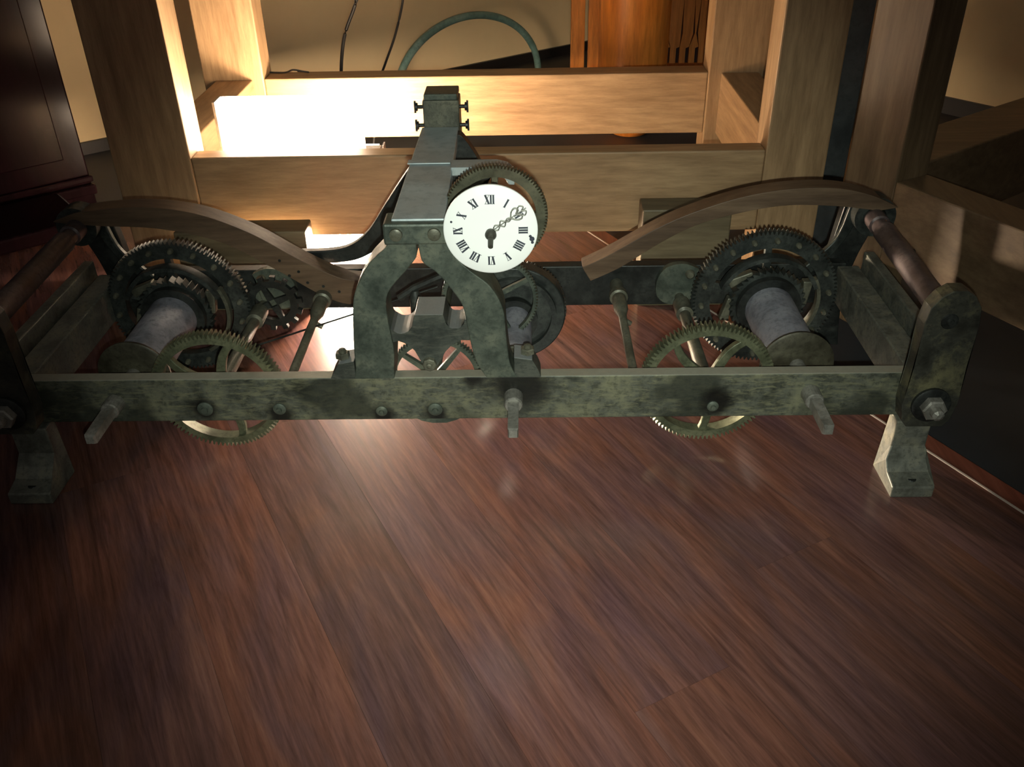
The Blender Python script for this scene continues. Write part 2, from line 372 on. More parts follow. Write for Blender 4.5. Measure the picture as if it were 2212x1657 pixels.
# ------------------------------------------------------------------ light box behind the low rail
lb = empty('light_box', (-0.46, 0.83, 0.0), 'glaring white light box behind the low timber rail', 'lamp')
LX0, LX1 = -0.60, -0.329
obj('front_panel', box(B(), LX0, LX1, 0.722, 0.728, 0.118, 0.345), 'lamp_glow_front', lb)
obj('front_panel', box(B(), -0.455, LX1, 0.722, 0.728, 0.012, 0.116), 'lamp_glow_low', lb)
obj('end_panel', box(B(), LX1+0.0065, LX1+0.009, 0.77, 0.95, 0.015, 0.10), 'fill_glow_right', lb)  # added emitter, brightens the floor to the right of the box
obj('end_panel', box(B(), LX0-0.009, LX0-0.0065, 0.77, 0.95, 0.015, 0.10), 'fill_glow_left', lb)  # added emitter, brightens the lower left wall and floor
obj('back_panel', box(B(), LX0, LX1, 0.7645, 0.768, 0.206, 0.338), 'fill_glow_upper', lb)  # added upper emitter, brightens wall and posts above the rails
obj('end_panel', box(B(), LX1+0.0005, LX1+0.004, 0.722, 0.768, 0.202, 0.345), 'lamp_glow_trim', lb)
obj('top_panel', box(B(), LX0, LX1, 0.7285, 0.764, 0.339, 0.345), 'lamp_glow_front', lb)
obj('back_panel', box(B(), -0.53, LX1, 0.954, 0.960, 0.095, 0.183), 'lamp_glow_back', lb)
bm = B(); box(bm, LX1+0.0005, LX1+0.006, 0.718, 0.764, 0.0005, 0.20); box(bm, LX0-0.006, LX0-0.0005, 0.718, 0.764, 0.0005, 0.346)
box(bm, LX0, LX1, 0.7285, 0.764, 0.0005, 0.3385); box(bm, LX0-0.006, LX1+0.006, 0.7645, 0.9535, 0.0005, 0.183)
obj('housing', bm, 'lamp_housing', lb, bevel=0.001)
obj('light_blocker', box(B(), LX1+0.0065, LX1+0.010, 0.954, 0.985, 0.002, 0.18), 'lamp_housing', lb)  # added plate, cuts the lamp's light towards the right of the rear rail

# ------------------------------------------------------------------ maroon cabinet at the left
CD = Vector((math.cos(R(40)), math.sin(R(40)))); CN = Vector((-CD.y, CD.x)); K = (-1.105, 1.165, 0)
cb = empty('cabinet', (K[0]-CD.x*0.5, K[1]-CD.y*0.5, FZ), 'tall dark maroon lacquered cabinet at the left edge', 'cabinet')
obj('body', obox(B(), K, CD, CN, -1.2, 0.0, 0.0, 0.38, FZ, 1.7), 'maroon_lacquer', cb, bevel=0.004)
obj('moulding', obox(B(), K, CD, CN, -1.2, 0.004, -0.022, -0.0005, 0.004, 0.03), 'maroon_lacquer', cb, bevel=0.005)
obj('moulding', obox(B(), K, CD, CN, -1.2, 0.004, -0.012, -0.0005, 0.034, 0.05), 'maroon_lacquer', cb, bevel=0.004)
obj('door', obox(B(), K, CD, CN, -0.58, -0.05, -0.008, -0.0005, 0.1, 1.65), 'maroon_lacquer', cb, bevel=0.003)
stp = tag(obj('step_board', obox(B(), K, CD, CN, -1.2, -0.09, -0.26, -0.03, 0.0005, 0.035), 'maroon_lacquer', bevel=0.006), 'dark maroon lacquered step at the foot of the cabinet', 'step')

# ------------------------------------------------------------------ things near the back wall
hc = Wp - WN*0.15 + WD*1.29
pts = [(hc.x+WD.x*0.312*math.cos(a), hc.y+WD.y*0.312*math.cos(a), FZ+0.002+0.236*math.sin(a)) for a in [math.pi*k/48 for k in range(49)]]
tag(obj('metal_hoop', tube(B(), pts, 0.0125, 12), 'hoop_teal', smooth=True), 'teal bent hoop arching up from the floor before the back wall', 'hoop')
def cable(ctrl, r, label):
    tag(obj('power_cable', tube(B(), spline(ctrl, 10), r, 8), 'black_rubber', smooth=True), label, 'cable', 'black cables')
cable([(-0.43, 1.52, 0.75), (-0.425, 1.5, 0.5), (-0.435, 1.48, 0.405), (-0.475, 1.45, 0.31), (-0.492, 1.43, 0.2), (-0.49, 1.42, 0.1), (-0.47, 1.42, FZ+0.005), (-0.3, 1.6, FZ+0.005)], 0.0045, 'thicker black cable hanging left of the hoop')
cable([(-0.30, 1.56, 0.75), (-0.315, 1.54, 0.5), (-0.32, 1.53, 0.40), (-0.345, 1.5, 0.31), (-0.375, 1.47, 0.24), (-0.40, 1.44, 0.18), (-0.41, 1.42, 0.1), (-0.40, 1.42, FZ+0.005), (-0.2, 1.7, FZ+0.005)], 0.0032, 'thinner black cable hanging beside the hoop')
bm = tube(B(), spline([(-0.66, 1.285, 0.267), (-0.60, 1.27, 0.268), (-0.575, 1.262, 0.276), (-0.55, 1.262, 0.272), (-0.54, 1.275, 0.267), (-0.57, 1.29, 0.2665)], 8), 0.0022, 6)
tag(obj('wire_loop', bm, 'black_rubber', smooth=True), 'small black wire loop lying on the rear rail', 'wire')
# orange drum with a tapered foot
dr = empty('drum', (0.315, 1.70, FZ), 'bright orange round wooden drum with a tapered foot', 'drum')
obj('shell', lathe(B(), (0.315, 1.70, FZ), (0, 0, 1), [(0, 0.040), (0.004, 0.052), (0.03, 0.075), (0.07, 0.092), (0.13, 0.1), (0.6, 0.102)], 40), 'orange_wood', dr, smooth=True)
obj('rim', lathe(B(), (0.315, 1.70, FZ), (0, 0, 1), [(0.575, 0.1025), (0.577, 0.107), (0.60, 0.107), (0.602, 0.1)], 40), 'orange_wood', dr, smooth=True)
bm = box(B(), 0.143, 0.186, 1.90, 1.925, FZ, 1.0)
tag(obj('upright_board', bm, 'orange_wood', bevel=0.002), 'leftmost narrow upright orange board, left of a dark slit', 'board')
# slatted screen
sc = empty('slatted_screen', (0.55, 1.92, FZ), 'orange slatted screen with dark slits behind the right rear post', 'screen')
obj('back_panel', box(B(), 0.40, 0.78, 1.945, 1.955, FZ, 1.0), 'slot_dark', sc)
obj('stile', box(B(), 0.40, 0.425, 1.920, 1.9445, FZ, 1.0), 'orange_slat', sc, bevel=0.002)
obj('stile', box(B(), 0.755, 0.78, 1.920, 1.9445, FZ, 1.0), 'orange_slat', sc, bevel=0.002)
obj('bottom_rail', box(B(), 0.4255, 0.7545, 1.924, 1.9445, FZ, 0.1195), 'orange_slat', sc, bevel=0.002)
leans = (0.0, -0.012, 0.006, 0.014, -0.006, 0.012, 0.02, 0.004, 0.018, -0.004, 0.010)
for i in range(11):
    x = 0.4275 + i*0.0297; w1 = x + 0.0185
    a = leans[i]; b_ = leans[(i+1) % 11]
    bm = strip(B(), [(w1, 0.12), (w1, 0.166), (x+0.0285, 0.170), (x+0.0240+b_, 0.21), (x+0.0285+b_*0.6, 0.30), (x+0.0285, 0.99)], [(x, 0.12), (x, 0.166), (x, 0.170), (x+a, 0.21), (x+a*0.6, 0.30), (x, 0.99)], 1.928, 1.9445)
    obj('slat', bm, 'orange_slat', sc)
bm = box(B(), 0.197, 0.232, 1.90, 1.925, FZ, 1.0)
tag(obj('upright_board', bm, 'orange_wood', bevel=0.002), 'narrow upright orange board just left of the drum', 'board')

# ------------------------------------------------------------------ the turret clock
CX = -0.085                                   # middle of the clock
clk = empty('turret_clock_movement', (CX, 0.17, 0.0), 'old flat-bed tower clock movement with white enamel dial on the plank floor', 'clock')
def mir(x, s): return CX + s*(x-CX)
BZ0, BZ1 = 0.097, 0.166
# --- bed frame
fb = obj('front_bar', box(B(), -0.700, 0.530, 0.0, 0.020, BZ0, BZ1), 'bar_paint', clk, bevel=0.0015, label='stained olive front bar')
obj('rear_bar', box(B(), -0.700, 0.530, 0.336, 0.358, BZ0, BZ1+0.004), 'dark_iron', clk, bevel=0.0015)
for s in (-1, 1):
    x0, x1 = sorted((mir(0.515, s), mir(0.55, s)))
    obj('end_bar', box(B(), x0, x1, 0.0205, 0.3355, BZ0+0.01, BZ1), 'foot_paint', clk, bevel=0.002)
    x0, x1 = sorted((mir(0.561, s), mir(0.578, s)))
    obj('end_flange', box(B(), x0, x1, 0.004, 0.352, 0.12, 0.184), 'foot_paint', clk, bevel=0.002)
# bolts and stains on the front bar
for x, z, rr in ((-0.450, 0.118, 0.011), (-0.346, 0.117, 0.009), (-0.204, 0.112, 0.008), (-0.129, 0.114, 0.010), (0.255, 0.115, 0.008)):
    lathe_bm = B(); lathe(lathe_bm, (x, 0.0, z), (0, -1, 0), [(0, rr), (0.002, rr), (0.0035, rr*0.7)], 18); lathe(lathe_bm, (x, -0.003, z), (0, -1, 0), [(0, rr*0.45), (0.004, rr*0.4)], 10)
    obj('bolt', lathe_bm, 'green_iron', fb, smooth=True)
# pivot boss under the bar
bm = prism(B(), [(-0.160, BZ0+0.002), (-0.15, BZ0-0.004), (-0.135, BZ0-0.008), (-0.115, BZ0-0.008), (-0.10, BZ0-0.003), (-0.092, BZ0+0.002)], 0.002, 0.018)
obj('pivot_boss', bm, 'green_iron', fb)

# --- legs
def front_leg(s):
    cx = mir(0.532, s); r = lambda dx: cx + s*dx
    out = []
    # plate outline, symmetric about its axis: round top, waist, wide lower boss
    prof = [(0.105, 0.024), (0.115, 0.032), (0.14, 0.0365), (0.165, 0.034), (0.20, 0.0325), (0.235, 0.033), (0.262, 0.0345), (0.285, 0.031), (0.300, 0.021), (0.308, 0.009)]
    out = [(cx + w_, z) for z, w_ in prof] + [(cx - w_, z) for z, w_ in reversed(prof)]
    pl = obj('leg_plate', prism(B(), out, -0.040, -0.016), 'leg_paint', clk, bevel=0.004)
    # lower leg and foot
    side = [(0.012, 0.135), (-0.0155, 0.135), (-0.0155, 0.055), (-0.022, 0.036), (-0.035, 0.024), (-0.062, 0.018), (-0.062, 0.0), (0.012, 0.0)]
    side = [(0.012, 0.0965), (-0.0155, 0.0965)] + side[2:]
    bm = B(); x0, x1 = cx-0.031, cx+0.027
    if s < 0: x0, x1 = cx-0.03, cx+0.031
    a = [bm.verts.new((x0 + (0.006 if z > 0.05 else 0), y, z)) for y, z in side]; b_ = [bm.verts.new((x1 - (0.004 if z > 0.05 else 0), y, z)) for y, z in side]
    n = len(a)
    for k_ in range(n): bm.faces.new((a[k_], a[(k_+1) % n], b_[(k_+1) % n], b_[k_]))
    f1 = bm.faces.new(a); f2 = bm.faces.new(b_); bmesh.ops.triangulate(bm, faces=[f1, f2])
    ft = obj('foot', bm, 'foot_paint', clk, bevel=0.002)
    obj('screw_hole', lathe(B(), (cx, -0.046, 0.0195), (0, 0, 1), [(0, 0.007), (0.0018, 0.006)], 16), 'dark_iron', ft)
    # pivot pin at the top, washer and square-headed bolt below
    bm = B(); lathe(bm, (cx-0.004*s, -0.040, 0.266), (0, -1, 0), [(0, 0.011), (0.0015, 0.010), (0.002, 0.005), (0.005, 0.0035)], 20)
    obj('pin', bm, 'dark_iron', pl, smooth=True)
    obj('washer', lathe(B(), (cx, -0.0405, 0.142), (0, -1, 0), [(0, 0.0255), (0.004, 0.0255), (0.006, 0.022)], 28), 'dark_iron', pl, smooth=True)
    obj('nut', nut(B(), (cx, -0.0465, 0.142), (0, -1, 0), 0.0165, 0.012, 6, 0.014, 0.008), 'arbor_steel', pl)
front_leg(1); front_leg(-1)
for s in (-1, 1):
    cx = mir(0.54, s)
    # rod joining the leg tops
    bm = B(); lathe(bm, (mir(0.532, s), -0.016, 0.264), (mir(0.546, s)-mir(0.532, s), 0.33, 0.0), [(0, 0.0125), (0.02, 0.0125), (0.022, 0.0165), (0.20, 0.0165), (0.262, 0.0165), (0.264, 0.0125), (0.285, 0.0125), (0.287, 0.016), (0.316, 0.016)], 24)
    obj('tie_rod', bm, 'rod_maroon', clk, smooth=True)
    lx = mir(0.548, s)
    # rear leg: curved plate with a flared rib
    top = [(lx+s*0.030, 0.262), (lx+s*0.022, 0.22), (lx+s*0.006, 0.17), (lx-s*0.004, 0.11), (lx-s*0.002, 0.05), (lx+s*0.004, 0.0)]
    bot = [(lx-s*0.030, 0.262), (lx-s*0.036, 0.22), (lx-s*0.042, 0.17), (lx-s*0.046, 0.11), (lx-s*0.046, 0.05), (lx-s*0.05, 0.0)]
    rl = obj('rear_leg', strip(B(), s2(top), s2(bot), 0.3595, 0.380), 'dark_iron', clk, bevel=0.002)
    top = [(lx-s*0.012, 0.272), (lx-s*0.030, 0.22), (lx-s*0.056, 0.18), (lx-s*0.085, 0.15)]
    bot = [(lx-s*0.034, 0.276), (lx-s*0.046, 0.222), (lx-s*0.070, 0.19), (lx-s*0.095, 0.165)]
    obj('rib', strip(B(), s2(top), s2(bot), 0.325, 0.3355), 'wheel_iron', rl, bevel=0.002)
    bm = B(); ring_gear(bm, (lx, 0.264), 0.032, 0.017, 0.303, 0.3355, n=40)
    obj('collar', bm, 'wheel_iron', rl, smooth=True)
    obj('nut', nut(B(), (lx+s*0.038, 0.345, 0.245), (s, -0.4, 0), 0.009, 0.010, 6), 'wheel_iron', rl)
    obj('nut', nut(B(), (mir(0.595, s), 0.27, 0.215), (s, -0.2, 0), 0.010, 0.012, 8), 'dark_iron', rl)

# --- big wheel, barrel, flange and winding square (three trains)
def winding_train(x, z, gy, gr, br, studs, with_pins=True, nteeth=104):
    c = (x, z)
    gw = obj('great_wheel', ring_gear(B(), c, gr, gr*0.755, gy, gy+0.016, nteeth, gr*0.045), 'wheel_iron', clk)
    for k_ in range(5):
        obj('spoke', spoke(B(), c, k_*2*math.pi/5+0.35, 0.012, gr*0.765, 0.013, 0.010, gy+0.003, gy+0.013), 'wheel_iron', gw)
    if with_pins:
        st0 = None
        for k_ in range(studs):
            a = 2*math.pi*(k_+0.3)/studs; p = (x+gr*0.875*math.cos(a), gy-0.004, z+gr*0.875*math.sin(a))
            if st0 is None: st0 = obj('stud', lathe(B(), (p[0], gy, p[2]), (0, -1, 0), [(-0.001, 0.0048), (0.006, 0.0044), (0.008, 0.003)], 10), 'arbor_olive', gw, smooth=True); off = WLOC[st0]-Vector(p)
            else: dup(st0, Vector(p)+off, gw)
        # click spring: a bent strip inside the rim
        a0, a1 = R(20), R(160); n_ = 22
        top = [(x+gr*0.70*math.cos(a0+(a1-a0)*t/n_), z+gr*0.70*math.sin(a0+(a1-a0)*t/n_)) for t in range(n_+1)]
        bot = [(x+gr*0.645*math.cos(a0+(a1-a0)*t/n_), z+gr*0.645*math.sin(a0+(a1-a0)*t/n_)) for t in range(n_+1)]
        obj('click_spring', strip(B(), top, bot, gy-0.022, gy-0.002), 'wheel_iron', gw)
        a0, a1 = R(-62), R(28)
        top = [(x+gr*0.74*math.cos(a0+(a1-a0)*t/n_), z+gr*0.74*math.sin(a0+(a1-a0)*t/n_)) for t in range(n_+1)]
        bot = [(x+gr*0.69*math.cos(a0+(a1-a0)*t/n_), z+gr*0.69*math.sin(a0+(a1-a0)*t/n_)) for t in range(n_+1)]
        obj('click_spring', strip(B(), top, bot, gy-0.014, gy-0.002), 'arbor_olive', gw)
        for ca in (R(152), R(32), R(205)):
            p = (x+gr*0.62*math.cos(ca), z+gr*0.62*math.sin(ca)); q = (x+gr*0.52*math.cos(ca-0.6), z+gr*0.52*math.sin(ca-0.6))
            d_ = Vector((q[0]-p[0], q[1]-p[1])).normalized(); nn = Vector((-d_.y, d_.x))
            bm = strip(B(), [(p[0]+nn.x*0.008, p[1]+nn.y*0.008), (q[0]+nn.x*0.003, q[1]+nn.y*0.003)], [(p[0]-nn.x*0.008, p[1]-nn.y*0.008), (q[0]-nn.x*0.003, q[1]-nn.y*0.003)], gy-0.018, gy-0.003)
            obj('click', bm, 'arbor_olive', gw, bevel=0.002)
    rt_ = obj('ratchet_wheel', ring_gear(B(), c, gr*0.52, br*0.98, gy-0.022, gy-0.004, 36, gr*0.05, 'ratchet'), 'wheel_iron', clk)
    obj('barrel_end', ring_gear(B(), c, gr*0.435, br*0.97, gy-0.036, gy-0.023, n=48), 'dark_iron', rt_, smooth=True)
    bm = lathe(B(), (x, gy-0.0365, z), (0, -1, 0), [(0, br), (0.0365+0.0, br), (gy-0.0365-0.078, br)], 40)
    brl = obj('barrel', bm, 'barrel_zinc', clk, smooth=True, label='pale grey rope barrel')
    obj('flange', lathe(B(), (x, 0.078, z), (0, -1, 0), [(-0.001, br*1.35), (0.004, br*1.38), (0.006, br*1.30), (0.0065, 0.012)], 40), 'flange_dark', brl, smooth=True)
    bm = B(); cyl(bm, (x, 0.072, z), (x, 0.0205, z), 0.011, 16); obj('arbor', bm, 'arbor_steel', brl, smooth=True)
    bm = B(); cyl(bm, (x, gy+0.004, z), (x, 0.3355, z), 0.011, 16); obj('arbor', bm, 'arbor_steel', brl, smooth=True)
    bm = B(); lathe(bm, (x, 0.0, z), (0, -1, 0), [(-0.001, 0.013), (0.022, 0.0125), (0.024, 0.011)], 20); lathe(bm, (x, -0.02, z), (0, -1, 0), [(0, 0.0102), (0.066, 0.0098), (0.070, 0.0075)], 4, math.pi/4)
    obj('winding_square', bm, 'arbor_steel', brl)
winding_train(0.386, 0.135, 0.280, 0.117, 0.0385, 18)
winding_train(-0.573, 0.130, 0.280, 0.117, 0.0385, 18)
winding_train(-0.020, 0.134, 0.250, 0.083, 0.0265, 12, False, 84)
# the grooved rim of the middle wheel
mw = obj('rope_pulley', ring_gear(B(), (-0.020, 0.142), 0.080, 0.030, 0.222, 0.2485, n=64), 'wheel_iron', clk, bevel=0.002, smooth=True)
obj('groove_ring', ring_gear(B(), (-0.020, 0.142), 0.066, 0.058, 0.212, 0.2215, n=64), 'wheel_iron', mw, smooth=True)
# thin going wheel that shows between the trestle legs
gw = obj('going_wheel', ring_gear(B(), (-0.055, 0.208), 0.071, 0.064, 0.145, 0.155, 90, 0.003), 'green_iron', clk)
for k_ in range(4): obj('spoke', spoke(B(), (-0.055, 0.208), k_*math.pi/2+0.5, 0.008, 0.0645, 0.008, 0.006, 0.147, 0.153), 'green_iron', gw)
obj('arbor', cyl(B(), (-0.055, 0.031, 0.208), (-0.055, 0.20, 0.208), 0.007, 14), 'arbor_olive', gw, smooth=True)
# wheel low behind the front bar
gw = obj('intermediate_wheel', ring_gear(B(), (-0.132, 0.128), 0.066, 0.057, 0.060, 0.071, 80, 0.003), 'green_iron', clk)
for k_ in range(4): obj('spoke', spoke(B(), (-0.132, 0.128), k_*math.pi/2+0.9, 0.008, 0.058, 0.009, 0.006, 0.062, 0.069), 'green_iron', gw)
obj('arbor', cyl(B(), (-0.132, 0.0205, 0.128), (-0.132, 0.3355, 0.128), 0.006, 14), 'arbor_olive', gw, smooth=True)

# --- front toothed wheels with their long arbors
def front_wheel(x, z, ph, arb_z):
    c = (x, z); r = 0.0955
    gw = obj('toothed_wheel', ring_gear(B(), c, r, r*0.84, 0.050, 0.068, 92, 0.0062), 'wheel_brass', clk)
    for k_ in range(5):
        obj('spoke', spoke(B(), c, k_*2*math.pi/5+ph, 0.010, r*0.85, 0.015, 0.011, 0.055, 0.065, 0.12), 'wheel_brass', gw, bevel=0.0015)
    obj('hub', lathe(B(), (x, 0.048, z), (0, 1, 0), [(0, 0.016), (0.026, 0.016), (0.028, 0.013)], 24), 'wheel_brass', gw, smooth=True)
    bm = B(); lathe(bm, (x, 0.0205, z), (0, 1, 0), [(0, 0.007), (0.055, 0.007), (0.056, 0.0105), (0.21, 0.009), (0.24, 0.009), (0.242, 0.014), (0.28, 0.014), (0.282, 0.008), (0.3145, 0.008)], 20)
    ar = obj('arbor', bm, 'arbor_olive', gw, smooth=True)
    return gw
front_wheel(0.256, 0.117, 0.95, 0.12)
gl = front_wheel(-0.448, 0.112, 1.2, 0.12)
# cocks: round bearing plates on the rear bar
for x, s in ((0.252, -1), (-0.425, 1)):
    bm = prism(B(), s2([(x-0.033*s, 0.168), (x-0.028*s, 0.150), (x-0.035*s, 0.125), (x-0.012*s, 0.108), (x+0.014*s, 0.104), (x+0.034*s, 0.120), (x+0.035*s, 0.15), (x+0.020*s, 0.172), (x-0.008*s, 0.178), (x-0.033*s, 0.168)], 5)[:-1], 0.324, 0.3355)
    ck = obj('bearing_cock', bm, 'green_iron', clk, bevel=0.002)
    obj('screw', lathe(B(), (x-0.018*s, 0.324, 0.160), (0, -1, 0), [(-0.001, 0.008), (0.005, 0.0075), (0.008, 0.005)], 14), 'arbor_olive', ck, smooth=True)
# locking wheel with square teeth beside the left great wheel
lw = obj('locking_wheel', ring_gear(B(), (-0.425, 0.125), 0.050, 0.030, 0.300, 0.308, 14, 0.008, 'block'), 'dark_iron', clk)
for k_ in range(4): obj('spoke', spoke(B(), (-0.425, 0.125), k_*math.pi/2+0.4, 0.006, 0.031, 0.012, 0.008, 0.301, 0.307), 'dark_iron', lw)
# detent arbors between the bars
for x in (-0.338, 0.150):
    bm = B(); lathe(bm, (x, 0.0205, 0.137), (0, 1, 0), [(0, 0.0065), (0.205, 0.0065), (0.207, 0.0075), (0.225, 0.0115), (0.262, 0.0115), (0.264, 0.015), (0.276, 0.015), (0.278, 0.011), (0.3145, 0.011)], 18)
    ar = obj('detent_arbor', bm, 'arbor_olive', clk, smooth=True)
    obj('cross_pin', cyl(B(), (x-0.002, 0.215, 0.137), (x+0.013, 0.215, 0.127), 0.004, 10), 'arbor_olive', ar, smooth=True)
# thin lever rod slanting behind the trestle
obj('lever_wire', cyl(B(), (-0.440, 0.2, 0.100), (-0.136, 0.2, 0.203), 0.0016, 8), 'dark_iron', clk, smooth=True)
bm = B(); tube(bm, [(-0.19, 0.16, 0.205), (-0.165, 0.16, 0.222), (-0.13, 0.16, 0.238), (-0.10, 0.16, 0.25)], 0.006, 8); lathe(bm, (-0.165, 0.155, 0.19), (0, 0, 1), [(-0.02, 0.009), (0.02, 0.009), (0.03, 0.005)], 12)
obj('detent_lever', bm, 'dark_iron', clk, smooth=True)

# --- curved wooden arms over the back
def arm(top, bot, dark):
    t_, b_ = s2(top, 8), s2(bot, 8)
    a = obj('curved_arm', strip(B(), t_, b_, 0.297, 0.3345), 'arc_wood', clk, bevel=0.003, label='long curved brown arm')
    return a
ar = arm([(0.090, 0.186), (0.136, 0.210), (0.207, 0.253), (0.263, 0.279), (0.333, 0.302), (0.403, 0.314), (0.473, 0.315), (0.532, 0.303), (0.578, 0.282)],
         [(0.104, 0.162), (0.152, 0.186), (0.209, 0.225), (0.265, 0.256), (0.336, 0.277), (0.406, 0.288), (0.478, 0.286), (0.522, 0.281), (0.548, 0.277)], 0)
al = arm([(-0.750, 0.276), (-0.699, 0.292), (-0.609, 0.299), (-0.523, 0.288), (-0.441, 0.254), (-0.367, 0.206), (-0.303, 0.172), (-0.255, 0.168)],
         [(-0.722, 0.272), (-0.669, 0.268), (-0.581, 0.262), (-0.489, 0.238), (-0.407, 0.188), (-0.345, 0.145), (-0.300, 0.125), (-0.258, 0.128)], 0)
for x, z in ((-0.400, 0.205), (-0.372, 0.185), (-0.388, 0.178), (-0.360, 0.165), (-0.335, 0.158), (-0.31, 0.148)):
    obj('nail_hole', lathe(B(), (x, 0.2975, z), (0, -1, 0), [(-0.001, 0.003), (0.0008, 0.0026)], 8), 'dark_iron', al)

# --- trestle on the front bar
TY0, TY1 = -0.004, 0.042
Lo = [(-0.172, 0.372), (-0.175, 0.360), (-0.187, 0.349), (-0.203, 0.331), (-0.221, 0.296), (-0.227, 0.262), (-0.231, 0.213), (-0.232, 0.185), (-0.236, 0.1665)]
Li = [(-0.1365, 0.372), (-0.137, 0.360), (-0.138, 0.346), (-0.150, 0.330), (-0.178, 0.296), (-0.182, 0.262), (-0.178, 0.213), (-0.180, 0.185), (-0.181, 0.1665)]
Ro = [(-0.0965, 0.372), (-0.096, 0.360), (-0.086, 0.342), (-0.070, 0.325), (-0.046, 0.303), (-0.031, 0.270), (-0.028, 0.232), (-0.024, 0.190), (-0.014, 0.1665)]
Ri = [(-0.134, 0.372), (-0.134, 0.356), (-0.130, 0.338), (-0.114, 0.324), (-0.097, 0.301), (-0.083, 0.275), (-0.078, 0.240), (-0.070, 0.195), (-0.056, 0.1665)]
tr = obj('trestle_leg', strip(B(), s2(Lo, 5), s2(Li, 5), TY0, TY1), 'green_iron', clk, bevel=0.003)
tr2 = obj('trestle_leg', strip(B(), s2(Ro, 5), s2(Ri, 5), TY0, TY1), 'green_iron', clk, bevel=0.003)
# feet lugs with bolts
for t_, sgn, x0, x1 in ((tr, -1, -0.268, -0.2335), (tr2, 1, -0.0185, 0.018)):
    xs = (x0, x1); hi_ = 0.190 if sgn < 0 else 0.194
    if sgn < 0: ol = [(x0, 0.1665), (x0+0.006, 0.178), (x0+0.013, hi_), (x1, hi_+0.004), (x1, 0.1665)]
    else: ol = [(x0, 0.1665), (x0, hi_+0.004), (x1-0.012, hi_), (x1-0.004, 0.178), (x1, 0.1665)]
    lg = obj('lug', prism(B(), ol, TY0+0.001, 0.032), 'scratched_iron', t_, bevel=0.002)
    xm = (x0+x1)/2; nb = nut(B(), (xm, 0.012, hi_+0.0025), (0, 0, 1), 0.010, 0.008, 6, 0.006, 0.005)
    obj('nut', nb, 'arbor_olive', lg)
# cross piece with two half-round notches
cr = [(-0.1845, 0.252)] + [(-0.167+0.0165*math.cos(a), 0.250+0.0165*math.sin(a)) for a in [math.pi+math.pi*k_/10 for k_ in range(11)]] + [(-0.147, 0.261), (-0.110, 0.261)] \
    + [(-0.095+0.0130*math.cos(a), 0.253+0.0130*math.sin(a)) for a in [math.pi+math.pi*k_/10 for k_ in range(11)]] + [(-0.077, 0.255), (-0.0765, 0.222), (-0.088, 0.2225), (-0.100, 0.216), (-0.110, 0.205), (-0.117, 0.191), (-0.124, 0.181), (-0.132, 0.177), (-0.140, 0.181), (-0.145, 0.193), (-0.151, 0.207), (-0.160, 0.217), (-0.171, 0.222), (-0.181, 0.220)]
cp = obj('cross_piece', prism(B(), cr, TY0+0.006, TY1+0.012), 'scratched_iron', clk, bevel=0.0015)
obj('nut', nut(B(), (-0.132, TY0+0.006, 0.188), (0, -1, 0), 0.0095, 0.008, 8, 0.004, 0.004), 'arbor_olive', cp)
# head plate and the long bridge bar running back
hp = obj('head_plate', box(B(), -0.176, -0.094, -0.010, 0.030, 0.3645, 0.3925), 'green_iron', clk, bevel=0.003)
for x in (-0.160, -0.113): obj('screw', lathe(B(), (x, -0.010, 0.379), (0, -1, 0), [(-0.001, 0.0085), (0.003, 0.008), (0.004, 0.006)], 16), 'arbor_olive', hp, smooth=True)
def taper(bm, x0, x1, y0, X0, X1, y1, z0, z1):
    vs = [bm.verts.new(p) for p in ((x0, y0, z0), (x1, y0, z0), (X1, y1, z0), (X0, y1, z0), (x0, y0, z1), (x1, y0, z1), (X1, y1, z1), (X0, y1, z1))]
    for f in ((0, 1, 2, 3), (4, 7, 6, 5), (0, 4, 5, 1), (1, 5, 6, 2), (2, 6, 7, 3), (3, 7, 4, 0)): bm.faces.new([vs[i] for i in f])
    return bm
br = obj('bridge_bar', taper(B(), -0.166, -0.100, 0.0, -0.163, -0.105, 0.375, 0.380, 0.395), 'bridge_steel', clk, bevel=0.0015, label='pale blue-grey bridge bar')
obj('ridge', taper(B(), -0.167, -0.106, 0.198, -0.167, -0.106, 0.214, 0.3952, 0.3975), 'bridge_steel', br, bevel=0.001)
sb = obj('suspension_block', box(B(), -0.160, -0.103, 0.375, 0.420, 0.372, 0.436), 'arbor_olive', clk, bevel=0.002)
obj('cap', box(B(), -0.157, -0.105, 0.372, 0.424, 0.4365, 0.4465), 'green_iron', sb, bevel=0.002)
for z in (0.395, 0.424):
    for s in (-1, 1):
        x = -0.160 if s < 0 else -0.103
        bm = B(); lathe(bm, (x, 0.385, z), (s, 0, 0), [(-0.001, 0.003), (0.008, 0.003), (0.0085, 0.0065), (0.012, 0.0065)], 12); box(bm, min(x+s*0.011, x+s*0.014), max(x+s*0.011, x+s*0.014), 0.383, 0.387, z-0.009, z+0.009)
        obj('thumb_screw', bm, 'dark_iron', sb)
